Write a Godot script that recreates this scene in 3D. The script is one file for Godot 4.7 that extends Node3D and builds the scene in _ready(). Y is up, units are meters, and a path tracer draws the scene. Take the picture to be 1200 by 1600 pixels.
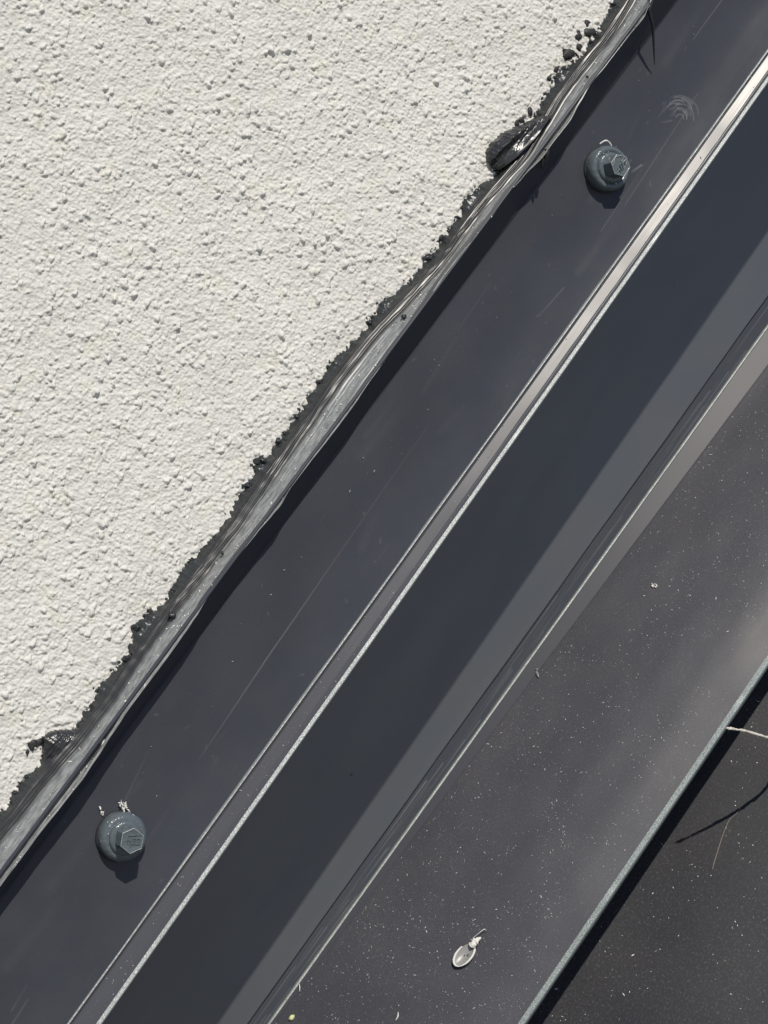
extends Node3D
# A close view of a metal roof edge meeting a rendered wall. Lengths inside are millimetres in a frame
# that follows the flashing: u up along it, v across it (down and away), w out of the wall.

const UD := Vector3(0.62899, 0.77741, 0.0)
const VD := Vector3(0.77741, -0.62899, 0.0)
const WD := Vector3(0.0, 0.0, 1.0)
const O := Vector3(0.0, 3.0, 0.0)
const HU0 := -200.0
const HV0 := -215.0
const HS := 0.25
const HNU := 1760
const HNV := 768

var rng := RandomNumberGenerator.new()
var M := {}
var H := PackedFloat32Array()
var taken := {}
var edge_v: PackedFloat32Array
var lip_v: PackedFloat32Array
var soft := FastNoiseLite.new()
var streak := FastNoiseLite.new()

func P(u: float, v: float, w: float) -> Vector3:
	return O + (UD * u + VD * v + WD * w) * 0.001

func D(u: float, v: float, w: float) -> Vector3:
	return UD * u + VD * v + WD * w

func lin(r: float, g: float, b: float) -> Color:
	return Color(r, g, b).linear_to_srgb()

func _ready() -> void:
	rng.seed = 20240611
	soft.seed = 5
	soft.frequency = 1.0
	soft.fractal_octaves = 3
	streak.seed = 9
	streak.frequency = 1.0
	streak.fractal_type = FastNoiseLite.FRACTAL_NONE
	# ---- camera, sky, sun, exposure
	var yaw := deg_to_rad(27.0)
	var right := Vector3(cos(yaw), 0, sin(yaw))
	var back := Vector3(-sin(yaw), 0, cos(yaw))
	var cam := Camera3D.new()
	cam.name = "camera"
	cam.fov = rad_to_deg(2.0 * atan(160.0 / 640.0))
	cam.near = 0.05
	cam.far = 200.0
	cam.transform = Transform3D(Basis(right, Vector3.UP, back), O + back * 0.64)
	add_child(cam)
	cam.current = true
	var env := Environment.new()
	env.background_mode = Environment.BG_SKY
	var sm := ProceduralSkyMaterial.new()
	sm.sky_top_color = Color(0.37, 0.50, 0.69)
	sm.sky_horizon_color = Color(0.93, 0.93, 0.925)
	sm.sky_curve = 0.12
	sm.ground_bottom_color = Color(0.40, 0.40, 0.39)
	sm.ground_horizon_color = Color(0.82, 0.82, 0.81)
	sm.ground_curve = 0.15
	sm.sun_angle_max = 1.0
	var sky := Sky.new()
	sky.sky_material = sm
	env.sky = sky
	env.background_energy_multiplier = 1.0
	env.tonemap_mode = Environment.TONE_MAPPER_LINEAR
	env.tonemap_exposure = 1.0
	env.sdfgi_enabled = true
	env.ssao_enabled = true
	env.ssil_enabled = true
	var we := WorldEnvironment.new()
	we.name = "surroundings"
	we.environment = env
	add_child(we)
	var sun := DirectionalLight3D.new()
	sun.name = "sun"
	var to_sun := D(0.47, -0.57, 0.68).normalized()
	sun.transform = Transform3D(Basis.looking_at(-to_sun, Vector3.UP), O + to_sun * 5.0)
	sun.light_energy = 1.15
	sun.light_color = Color(1.0, 0.97, 0.92)
	sun.light_angular_distance = 0.53
	sun.shadow_enabled = true
	add_child(sun)

	materials()
	edge_v = table([-161.0, -42.2, -152.9, -41.6, -144.6, -41.1, -141.4, -40.4, -137.0, -41.2, -133.3, -40.6, -127.5, -40.4, -123.0, -41.1, -119.7, -40.6, -116.5, -39.5, -112.8, -37.5, -107.8, -38.5, -102.1, -38.6, -97.8, -40.1, -94.7, -39.6, -91.6, -39.6, -89.4, -38.8, -86.4, -37.9, -82.7, -39.9, -79.1, -41.5, -74.4, -41.5, -70.0, -39.9, -65.7, -38.9, -61.4, -39.6, -58.1, -40.6, -52.3, -40.4, -46.5, -39.8, -39.5, -39.6, -33.8, -39.4, -30.7, -40.1, -24.4, -40.3, -20.5, -40.7, -16.5, -42.0, -10.9, -40.4, -7.8, -40.6, -4.2, -40.8, 0.5, -40.8, 5.9, -41.0, 12.6, -42.2, 19.2, -42.0, 25.2, -42.6, 31.9, -41.0, 39.4, -39.9, 44.9, -40.6, 50.5, -40.9, 54.8, -39.4, 62.8, -37.7, 69.8, -37.5, 76.8, -37.2, 84.7, -37.7, 90.5, -37.9, 95.9, -39.9, 102.0, -38.1, 108.6, -36.2, 115.9, -35.9, 123.2, -36.1, 130.5, -37.3, 136.1, -37.5, 141.1, -38.3, 146.0, -38.6, 151.0, -40.1, 156.1, -38.5, 161.8, -37.4, 168.4, -37.3, 175.4, -38.1, 180.3, -38.2, 187.1, -38.9, 198.0, -40.1, 208.3, -41.9])
	lip_v = table([-171.9, -33.4, -166.4, -33.1, -160.9, -32.9, -152.2, -32.8, -143.4, -32.8, -132.4, -32.1, -123.9, -31.7, -117.1, -32.2, -108.5, -33.1, -99.9, -33.8, -90.7, -33.7, -81.5, -33.6, -71.7, -33.9, -66.6, -34.2, -60.8, -35.0, -54.2, -35.1, -46.1, -35.1, -35.3, -34.6, -28.1, -33.8, -24.6, -33.4, -18.5, -34.4, -9.2, -34.3, 0.4, -33.9, 13.9, -33.7, 24.9, -34.3, 35.6, -34.5, 46.0, -34.4, 53.6, -34.8, 65.2, -35.5, 72.4, -35.5, 82.7, -35.0, 92.2, -34.4, 100.7, -34.7, 108.7, -33.6, 119.4, -31.7, 124.2, -31.9, 134.5, -31.5, 141.9, -32.9, 150.0, -34.1, 158.1, -33.4, 170.6, -33.1, 180.6, -32.5, 185.1, -33.9, 192.5, -34.0, 205.3, -34.6])
	wall()
	roof_sheets()
	wall_flashing()
	sealant()
	screws()
	small_things()
	dust()

# ------------------------------------------------------------------ helpers
func table(a: Array) -> PackedFloat32Array:
	# values at every millimetre of u from -260 to 260
	var out := PackedFloat32Array()
	var k := 0
	var n := int(a.size() / 2.0)
	for i in 521:
		var u := -260.0 + i
		while k < n - 2 and float(a[2 * k + 2]) < u:
			k += 1
		var u0: float = a[2 * k]
		var u1: float = a[2 * k + 2]
		out.append(lerpf(a[2 * k + 1], a[2 * k + 3], smoothstep(0.0, 1.0, clampf((u - u0) / (u1 - u0), 0, 1))))
	return out

func look(t: PackedFloat32Array, u: float) -> float:
	var x := clampf(u + 260.0, 0.0, 519.0)
	var i := int(x)
	return lerpf(t[i], t[i + 1], x - i)

func numbered(called: String) -> String:
	var k: int = taken.get(called, 0)
	taken[called] = k + 1
	return called if k == 0 else "%s_%03d" % [called, k]

func thing(called: String, label: String, category: String, at: Vector3, group := "") -> Node3D:
	var o := Node3D.new()
	o.name = numbered(called)
	o.position = at
	add_child(o)
	tag(o, label, category, group)
	return o

func tag(o: Node3D, label: String, category: String, group := "") -> void:
	o.set_meta("label", label)
	o.set_meta("category", category)
	if group != "":
		o.set_meta("group", group)

func put(called: String, mesh: Mesh, mat: Material, parent: Node3D) -> MeshInstance3D:
	var o := MeshInstance3D.new()
	o.name = called
	if parent == self:
		o.name = numbered(called)
	o.mesh = mesh
	if mat:
		o.material_override = mat
	parent.add_child(o, true)
	return o

func arrays(v: PackedVector3Array, n: PackedVector3Array, idx: PackedInt32Array, uv := PackedVector2Array(), col := PackedColorArray()) -> ArrayMesh:
	var a := []
	a.resize(Mesh.ARRAY_MAX)
	a[Mesh.ARRAY_VERTEX] = v
	a[Mesh.ARRAY_NORMAL] = n
	if uv.size():
		a[Mesh.ARRAY_TEX_UV] = uv
	if col.size():
		a[Mesh.ARRAY_COLOR] = col
	a[Mesh.ARRAY_INDEX] = idx
	var m := ArrayMesh.new()
	m.add_surface_from_arrays(Mesh.PRIMITIVE_TRIANGLES, a)
	return m

# a grid of points, rows x cols, smooth; `out` is a direction that the front side faces
func grid_mesh(pts: PackedVector3Array, rows: int, cols: int, front: Vector3, uv := PackedVector2Array(), col := PackedColorArray()) -> ArrayMesh:
	var nor := PackedVector3Array()
	nor.resize(rows * cols)
	var flip := 0.0
	for r in rows:
		for c in cols:
			var a := pts[r * cols + mini(c + 1, cols - 1)] - pts[r * cols + maxi(c - 1, 0)]
			var b := pts[mini(r + 1, rows - 1) * cols + c] - pts[maxi(r - 1, 0) * cols + c]
			var x := a.cross(b)
			flip += x.normalized().dot(front)
			nor[r * cols + c] = x.normalized()
	var s := 1.0 if flip >= 0.0 else -1.0
	if s < 0:
		for i in nor.size():
			nor[i] = -nor[i]
	var idx := PackedInt32Array()
	for r in rows - 1:
		for c in cols - 1:
			var p := r * cols + c
			# (a x b) with a along columns, b along rows is the outward side when s > 0: clockwise order is reversed
			if s > 0:
				idx.append_array(PackedInt32Array([p, p + cols, p + 1, p + 1, p + cols, p + cols + 1]))
			else:
				idx.append_array(PackedInt32Array([p, p + 1, p + cols, p + 1, p + cols + 1, p + cols]))
	return arrays(pts, nor, idx, uv, col)

# profile: [v, w at u = -170, v, w at u = 170, radius]; corners with a radius are rounded
func rounded(prof: Array, o: int) -> PackedVector2Array:
	var out := PackedVector2Array()
	for i in prof.size():
		var p := Vector2(prof[i][o], prof[i][o + 1])
		var r: float = prof[i][4]
		if i == 0 or i == prof.size() - 1 or r <= 0.0:
			out.append(p)
			continue
		var a := Vector2(prof[i - 1][o], prof[i - 1][o + 1])
		var b := Vector2(prof[i + 1][o], prof[i + 1][o + 1])
		var pa := p + (a - p).limit_length(minf(r, (a - p).length() * 0.48))
		var pb := p + (b - p).limit_length(minf(r, (b - p).length() * 0.48))
		for k in 9:
			var t := k / 8.0
			out.append(pa.lerp(p, t).lerp(p.lerp(pb, t), t))
	return out

func sheet(prof: Array, u0: float, u1: float, nu: int, thick: float, dent: float, front: Vector3, uvh := 100.0, fine := 0.0) -> ArrayMesh:
	var a := rounded(prof, 0)
	var b := rounded(prof, 2)
	# split long flats so that dents have points to bend
	var a2 := PackedVector2Array()
	var b2 := PackedVector2Array()
	for i in a.size():
		if i > 0:
			var n := int(minf(14.0, a[i].distance_to(a[i - 1]) / 2.5))
			for k in range(1, n):
				a2.append(a[i - 1].lerp(a[i], float(k) / n))
				b2.append(b[i - 1].lerp(b[i], float(k) / n))
		a2.append(a[i])
		b2.append(b[i])
	a = a2
	b = b2
	var arc := [0.0]
	for i in range(1, a.size()):
		arc.append(arc[i - 1] + (a[i].lerp(b[i], 0.5)).distance_to(a[i - 1].lerp(b[i - 1], 0.5)))
	var cols := a.size()
	var rows := nu + 1
	var pts := PackedVector3Array()
	var bck := PackedVector3Array()
	var uv := PackedVector2Array()
	for r in rows:
		var u := lerpf(u0, u1, float(r) / nu)
		var t := (u + 170.0) / 340.0
		for c in cols:
			var p := a[c].lerp(b[c], t)
			var q := a[mini(c + 1, cols - 1)].lerp(b[mini(c + 1, cols - 1)], t) - a[maxi(c - 1, 0)].lerp(b[maxi(c - 1, 0)], t)
			var n := Vector2(-q.y, q.x).normalized()
			if D(0, n.x, n.y).dot(front) < 0.0 and absf(D(0, n.x, n.y).dot(front)) > 0.99:
				n = -n
			var d := soft.get_noise_2d(u * 0.011 + 40.0, float(arc[c]) * 0.016) * dent
			d += soft.get_noise_2d(u * 0.05, float(arc[c]) * 0.045 + 9.0) * dent * 0.13
			if fine > 0.0:
				d += soft.get_noise_2d(u * 0.5, float(arc[c]) * 1.3 + 3.0) * fine
			p += n * d * clampf(float(arc[c]) / 5.0, 0.12, 1.0)
			pts.append(P(u, p.x, p.y))
			bck.append(P(u, p.x - n.x * thick, p.y - n.y * thick))
			uv.append(Vector2((u + 250.0) / 500.0, float(arc[c]) / uvh))
	var m := grid_mesh(pts, rows, cols, front, uv)
	var st := SurfaceTool.new()
	st.append_from(m, 0, Transform3D())
	st.append_from(grid_mesh(bck, rows, cols, -front, uv), 0, Transform3D())
	# the two long edges and the two ends
	for c in [0, cols - 1]:
		var e := PackedVector3Array()
		var eu := PackedVector2Array()
		for r in rows:
			e.append(pts[r * cols + c])
			e.append(bck[r * cols + c])
			eu.append(uv[r * cols + c])
			eu.append(uv[r * cols + c])
		var inw: Vector3 = pts[cols * int(rows / 2.0) + c] - pts[cols * int(rows / 2.0) + (1 if c == 0 else cols - 2)]
		st.append_from(grid_mesh(e, rows, 2, inw.normalized(), eu), 0, Transform3D())
	for r in [0, rows - 1]:
		var e := PackedVector3Array()
		var eu := PackedVector2Array()
		for c in cols:
			e.append(pts[r * cols + c])
			e.append(bck[r * cols + c])
			eu.append(uv[r * cols + c])
			eu.append(uv[r * cols + c])
		st.append_from(grid_mesh(e, cols, 2, UD * (-1.0 if r == 0 else 1.0), eu), 0, Transform3D())
	return st.commit()

func box_mesh(c: Array) -> ArrayMesh:
	# eight corners: lower four then upper four, each going round
	var st := SurfaceTool.new()
	st.begin(Mesh.PRIMITIVE_TRIANGLES)
	st.set_smooth_group(-1)
	var mid := Vector3.ZERO
	for p in c:
		mid += p / 8.0
	for f in [[0, 1, 2, 3], [4, 5, 6, 7], [0, 1, 5, 4], [1, 2, 6, 5], [2, 3, 7, 6], [3, 0, 4, 7]]:
		var a: Vector3 = c[f[0]]
		var b: Vector3 = c[f[1]]
		var d: Vector3 = c[f[2]]
		var e: Vector3 = c[f[3]]
		var q := [a, b, d, a, d, e]
		if (b - a).cross(d - a).dot((a + d) * 0.5 - mid) > 0:
			q = [a, d, b, a, e, d]
		for p in q:
			st.add_vertex(p)
	st.generate_normals()
	return st.commit()

# ------------------------------------------------------------------ materials
func paint(r: float, g: float, b: float, rough: float, spec: float) -> StandardMaterial3D:
	var m := StandardMaterial3D.new()
	m.albedo_color = lin(r, g, b)
	m.roughness = rough
	m.metallic_specular = spec
	return m

func canvas(w: int, h: int) -> PackedFloat32Array:
	var a := PackedFloat32Array()
	a.resize(w * h)
	a.fill(0.0)
	return a

# a soft stroke on a canvas, in pixels
func stroke(a: PackedFloat32Array, w: int, h: int, p: Vector2, q: Vector2, wide: float, s0: float, s1: float) -> void:
	var n := int(p.distance_to(q) * 1.5) + 1
	for i in n + 1:
		var t := float(i) / n
		var c := p.lerp(q, t)
		var s := lerpf(s0, s1, t) / 1.5
		var k := int(ceil(wide))
		for y in range(int(c.y) - k, int(c.y) + k + 1):
			if y < 0 or y >= h:
				continue
			for x in range(int(c.x) - k, int(c.x) + k + 1):
				if x < 0 or x >= w:
					continue
				var d := Vector2(x + 0.5, y + 0.5).distance_to(c)
				a[y * w + x] = maxf(a[y * w + x], s * 1.5 * clampf(1.0 - d / (wide + 0.5), 0, 1))

func noise_pic(w: int, h: int, sd: int, freq: float, oct: int) -> PackedByteArray:
	var n := FastNoiseLite.new()
	n.seed = sd
	n.frequency = freq
	n.fractal_octaves = oct
	var im := n.get_image(w, h, false, false, true)
	im.convert(Image.FORMAT_L8)
	return im.get_data()

func picture(w: int, h: int, base: Vector3, light: Vector3, marks: PackedFloat32Array, mottle: float, grain: float, warm: float, sd: int) -> ImageTexture:
	var n1 := noise_pic(w, h, sd, 0.006, 4)
	var n2 := noise_pic(w, h, sd + 1, 0.012, 3)
	var n3 := noise_pic(w, h, sd + 2, 0.45, 2)
	var by := PackedByteArray()
	by.resize(w * h * 3)
	for i in w * h:
		var a := (n1[i] / 255.0 - 0.5) * 2.0
		var b := (n2[i] / 255.0 - 0.5) * 2.0
		var g := n3[i] / 255.0
		var c := base * (1.0 + mottle * a)
		c.x *= 1.0 + warm * b
		c.z *= 1.0 - warm * b
		var gr := pow(g, 5.0) * grain * (0.6 + 0.8 * (a * 0.5 + 0.5)) + marks[i]
		c = c.lerp(light, clampf(gr, 0.0, 1.0))
		var s := Color(c.x, c.y, c.z).linear_to_srgb()
		by[3 * i] = int(clampf(s.r * 255.0, 0, 255))
		by[3 * i + 1] = int(clampf(s.g * 255.0, 0, 255))
		by[3 * i + 2] = int(clampf(s.b * 255.0, 0, 255))
	return ImageTexture.create_from_image(Image.create_from_data(w, h, false, Image.FORMAT_RGB8, by))

func rough_map(lo: float, hi: float, fu: float, sd: int) -> NoiseTexture2D:
	var n := FastNoiseLite.new()
	n.seed = sd
	n.frequency = fu
	n.fractal_octaves = 4
	var t := NoiseTexture2D.new()
	t.width = 512
	t.height = 512
	t.seamless = true
	t.noise = n
	var g := Gradient.new()
	g.set_color(0, Color(lo, lo, lo))
	g.set_color(1, Color(hi, hi, hi))
	t.color_ramp = g
	return t

func bumps(freq: float, strength: float, sd: int) -> NoiseTexture2D:
	var n := FastNoiseLite.new()
	n.seed = sd
	n.frequency = freq
	n.fractal_octaves = 3
	var t := NoiseTexture2D.new()
	t.width = 512
	t.height = 512
	t.seamless = true
	t.as_normal_map = true
	t.bump_strength = strength
	t.noise = n
	return t

func materials() -> void:
	# wall flashing: charcoal coat with scratches and one swirl of scuffs
	var w := 2048
	var h := 512
	var a := canvas(w, h)
	var at := func(u: float, v: float) -> Vector2: return Vector2((u + 250.0) / 500.0 * w, (v - lerpf(-27.9, -24.3, (u + 170.0) / 340.0) + 0.3) / 100.0 * h)
	stroke(a, w, h, at.call(-97.0, -3.8), at.call(-58.0, -5.0), 0.9, 0.05, 0.30)
	stroke(a, w, h, at.call(-58.0, -5.0), at.call(-27.0, -5.6), 0.8, 0.30, 0.12)
	stroke(a, w, h, at.call(-27.0, -5.6), at.call(30.0, -6.2), 0.8, 0.10, 0.04)
	for s in [[136.0, -3.6, 147.0, -2.4, 1.6, 0.34, 0.1], [196.0, -9.4, 217.0, -9.2, 0.8, 0.15, 0.25], [96.0, 3.8, 84.0, 2.6, 0.8, 0.2, 0.1], [133.0, 4.5, 182.0, 2.8, 0.8, 0.12, 0.12], [144.0, 0.0, 148.0, 1.3, 2.0, 0.15, 0.3], [120.0, 3.0, 150.0, 2.0, 0.7, 0.14, 0.05], [-190.0, -3.4, -181.0, -3.9, 1.5, 0.12, 0.08], [-186.0, -6.0, -178.0, -6.8, 1.2, 0.1, 0.03], [-120.0, -15.0, -104.0, -18.0, 0.8, 0.12, 0.04], [60.0, -17.0, 80.0, -17.5, 0.6, 0.06, 0.06]]:
		stroke(a, w, h, at.call(s[0], s[1]), at.call(s[2], s[3]), s[4], s[5], s[6])
	# the swirl: part rings round (171, 3)
	for k in 26:
		var r := rng.randf_range(1.5, 7.6)
		var a0 := rng.randf_range(1.9, 4.0)
		var le := rng.randf_range(0.4, 1.5)
		var s := rng.randf_range(0.06, 0.36)
		var c := Vector2(171.0 + rng.randf_range(-1.2, 1.2), 2.2 + rng.randf_range(-1.2, 1.2))
		var last := Vector2.ZERO
		for i in 13:
			var ang := a0 + le * i / 12.0
			var p: Vector2 = at.call(c.x - cos(ang) * r, c.y + sin(ang) * r * 0.9)
			if i > 0:
				stroke(a, w, h, last, p, 0.7, s, s)
			last = p
	for k in 9:
		var y := rng.randf_range(-5.5, 0.0)
		var x := rng.randf_range(164.0, 173.0)
		stroke(a, w, h, at.call(x, y), at.call(x + rng.randf_range(1.0, 5.0), y + rng.randf_range(-1.0, 2.2)), rng.randf_range(0.6, 2.2), 0.05, 0.12)
	for k in 90:
		var p := Vector2(rng.randf() * w, rng.randf() * h)
		var q := p + Vector2(rng.randf_range(-60, 60), rng.randf_range(-5, 5))
		stroke(a, w, h, p, q, 0.6, 0.0, rng.randf_range(0.015, 0.05))
	for k in 16:
		var p := Vector2(rng.randf_range(200, 1900), rng.randf_range(20, 190))
		stroke(a, w, h, p, p + Vector2(rng.randf_range(-120, 120), rng.randf_range(-12, 12)), rng.randf_range(5, 14), 0.012, rng.randf_range(0.012, 0.035))
	for k in 40:
		var p := Vector2(rng.randf_range(200, 1900), rng.randf_range(10, 200))
		stroke(a, w, h, p, p + Vector2(rng.randf_range(-6, 6), rng.randf_range(-5, 5)), rng.randf_range(0.8, 2.0), 0.05, 0.1)
	M.face = paint(1, 1, 1, 0.36, 0.28)
	M.face.albedo_texture = picture(w, h, Vector3(0.048, 0.052, 0.063), Vector3(0.42, 0.42, 0.43), a, 0.11, 0.07, 0.02, 11)
	M.face.roughness_texture = rough_map(0.82, 1.0, 0.01, 3)
	# upstand: the same coat, cleaner
	a = canvas(1024, 512)
	for k in 60:
		var p := Vector2(rng.randf() * 1024, rng.randf() * 512)
		stroke(a, 1024, 512, p, p + Vector2(rng.randf_range(-40, 40), rng.randf_range(-4, 4)), 0.6, 0.0, rng.randf_range(0.01, 0.05))
	for k in 9:
		var p := Vector2(390.0 + rng.randf_range(-9, 9), 250.0 + rng.randf_range(-6, 6))
		stroke(a, 1024, 512, p, p + Vector2(rng.randf_range(4, 14), rng.randf_range(-4, 2)), 1.0, 0.02, 0.12)
	for k in 12:
		var p := Vector2(338.0 + rng.randf_range(-7, 7), 150.0 + rng.randf_range(-5, 5))
		stroke(a, 1024, 512, p, p + Vector2(rng.randf_range(3, 8), rng.randf_range(-3, 3)), 0.8, 0.06, 0.26)
	M.upstand = paint(1, 1, 1, 0.46, 0.85)
	M.upstand.albedo_texture = picture(1024, 512, Vector3(0.060, 0.067, 0.077), Vector3(0.42, 0.42, 0.43), a, 0.06, 0.03, 0.04, 31)
	M.upstand.roughness_texture = rough_map(0.85, 1.0, 0.012, 8)
	a = canvas(1024, 128)
	for k in 60:
		var x := rng.randf() * 1024.0
		var y := rng.randf_range(88.0, 112.0)
		stroke(a, 1024, 128, Vector2(x, y), Vector2(x + rng.randf_range(15, 90), y + rng.randf_range(-2, 2)), 0.7, 0.04, rng.randf_range(0.05, 0.3))
	M.ledge = paint(1, 1, 1, 0.36, 0.30)
	M.ledge.albedo_texture = picture(1024, 128, Vector3(0.048, 0.053, 0.063), Vector3(0.42, 0.42, 0.44), a, 0.06, 0.08, 0.03, 41)
	# roof sheets: grimier, with a fine fall of dust
	a = canvas(2048, 512)
	for k in 500:
		var p := Vector2(rng.randf() * 2048, rng.randf() * 512)
		stroke(a, 2048, 512, p, p + Vector2(rng.randf_range(-14, 14), rng.randf_range(-10, 10)), 0.6, 0.03, rng.randf_range(0.05, 0.2))
	for k in 14:
		var c := Vector2(rng.randf() * 2048, rng.randf() * 512)
		for i in 40:
			var p := c + Vector2(rng.randfn(0, 10), rng.randfn(0, 7))
			stroke(a, 2048, 512, p, p + Vector2(rng.randf_range(-8, 8), rng.randf_range(-4, 4)), 1.0, 0.02, 0.09)
	M.roof = paint(1, 1, 1, 0.40, 0.30)
	M.roof.albedo_texture = picture(2048, 512, Vector3(0.046, 0.047, 0.057), Vector3(0.40, 0.40, 0.41), a, 0.07, 0.34, 0.03, 51)
	M.roof.roughness_texture = rough_map(0.9, 1.0, 0.02, 6)
	M.pan = paint(1, 1, 1, 0.36, 0.18)
	M.pan.albedo_texture = picture(1024, 512, Vector3(0.032, 0.032, 0.036), Vector3(0.40, 0.40, 0.41), canvas(1024, 512), 0.16, 0.26, 0.045, 91)
	M.coat = paint(0.046, 0.051, 0.062, 0.34, 0.28)
	M.hem = paint(0.072, 0.073, 0.082, 0.29, 0.36)
	M.hem.roughness_texture = rough_map(0.85, 1.0, 0.03, 16)
	M.bend = paint(0.058, 0.060, 0.072, 0.29, 0.15)
	# paint worn off folded edges, zinc showing
	M.worn = paint(1, 1, 1, 0.38, 0.5)
	a = canvas(2048, 64)
	M.worn.albedo_texture = picture(2048, 64, Vector3(0.34, 0.36, 0.35), Vector3(0.75, 0.76, 0.73), a, 0.10, 0.25, 0.02, 71)
	M.worn.metallic = 0.35
	M.worn.normal_enabled = true
	M.worn.normal_texture = bumps(0.12, 2.0, 19)
	M.worn.uv1_scale = Vector3(6, 1, 1)
	M.worn_dull = M.worn.duplicate()
	M.worn_dull.albedo_color = Color(0.70, 0.73, 0.74)
	# wall render
	M.render = paint(1, 1, 1, 0.85, 0.25)
	M.render.vertex_color_use_as_albedo = true
	M.render_far = paint(0.66, 0.648, 0.605, 0.85, 0.25)
	M.render_far.uv1_triplanar = true
	M.render_far.uv1_scale = Vector3(32, 32, 32)
	M.render_far.normal_enabled = true
	M.render_far.normal_texture = bumps(0.04, 12.0, 23)
	M.render_far.normal_scale = 1.2
	# sealant
	M.sealant = paint(1, 1, 1, 0.35, 0.55)
	M.sealant.vertex_color_use_as_albedo = true
	M.black = paint(0.028, 0.029, 0.031, 0.27, 0.5)
	M.smear = paint(0.035, 0.035, 0.035, 0.5, 0.4)
	# fixings
	M.screw = paint(0.10, 0.122, 0.135, 0.22, 0.5)
	M.screw.normal_enabled = true
	M.screw.normal_texture = bumps(0.02, 5.0, 29)
	M.screw.uv1_triplanar = true
	M.screw.uv1_scale = Vector3(60, 60, 60)
	M.rubber = paint(0.03, 0.034, 0.038, 0.5, 0.4)
	M.bare = paint(0.40, 0.41, 0.40, 0.35, 0.5)
	M.bare.metallic = 0.4
	M.white = paint(0.72, 0.70, 0.66, 0.7, 0.3)
	M.flake = paint(0.27, 0.27, 0.26, 0.35, 0.5)
	M.fibre = paint(0.62, 0.59, 0.52, 0.7, 0.3)
	M.hair = paint(0.24, 0.20, 0.16, 0.5, 0.4)
	M.seed = paint(0.62, 0.66, 0.34, 0.6, 0.4)
	M.speck = paint(1, 1, 1, 0.6, 0.4)
	M.speck.vertex_color_use_as_albedo = true

# ------------------------------------------------------------------ the wall
func lump(cu: float, cv: float, r: float, hgt: float, ang: float, stretch: float) -> void:
	# a grain pressed into the render: an uneven dome with a long upper slope and a steep lower side
	var R := r * (1.0 + stretch)
	var i0 := maxi(int((cu - R - HU0) / HS), 0)
	var i1 := mini(int((cu + R - HU0) / HS) + 1, HNU - 1)
	var j0 := maxi(int((cv - R - HV0) / HS), 0)
	var j1 := mini(int((cv + R - HV0) / HS) + 1, HNV - 1)
	if i0 >= i1 or j0 >= j1:
		return
	var ci := clampi(int((cu - HU0) / HS), 0, HNU - 1)
	var cj := clampi(int((cv - HV0) / HS), 0, HNV - 1)
	var base := H[cj * HNU + ci]
	var ca := cos(ang)
	var sa := sin(ang)
	var w1 := rng.randf() * TAU
	var w2 := rng.randf() * TAU
	for j in range(j0, j1 + 1):
		for i in range(i0, i1 + 1):
			var x := HU0 + i * HS - cu
			var y := HV0 + j * HS - cv
			var a := x * ca + y * sa
			var b := -x * sa + y * ca
			if a > 0:
				a /= 1.0 + stretch
			var d := sqrt(a * a + b * b) / r
			if d >= 1.35:
				continue
			var th := atan2(b, a)
			d *= 1.0 + 0.16 * sin(2.0 * th + w1) + 0.12 * sin(3.0 * th + w2)
			if d >= 1.0:
				continue
			var z := hgt * pow(1.0 - d * d, 0.6)
			var k := j * HNU + i
			H[k] = maxf(H[k] + z * 0.25, base * 0.5 + H[k] * 0.5 + z)

func wall_h(u: float, v: float) -> float:
	var i := clampi(int((u - HU0) / HS), 0, HNU - 1)
	var j := clampi(int((v - HV0) / HS), 0, HNV - 1)
	return H[j * HNU + i]

func in_relief(u: float, v: float) -> bool:
	# the triangle of wall above the flashing, with a margin all round
	if v > -29.0:
		return false
	var c := Vector2(36, -187)
	var a := (Vector2(-148, -38) - c).normalized()
	var b := (Vector2(193, -33) - c).normalized()
	var q := Vector2(u, v) - c
	return a.cross(q) < 32.0 and b.cross(q) > -32.0

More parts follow.
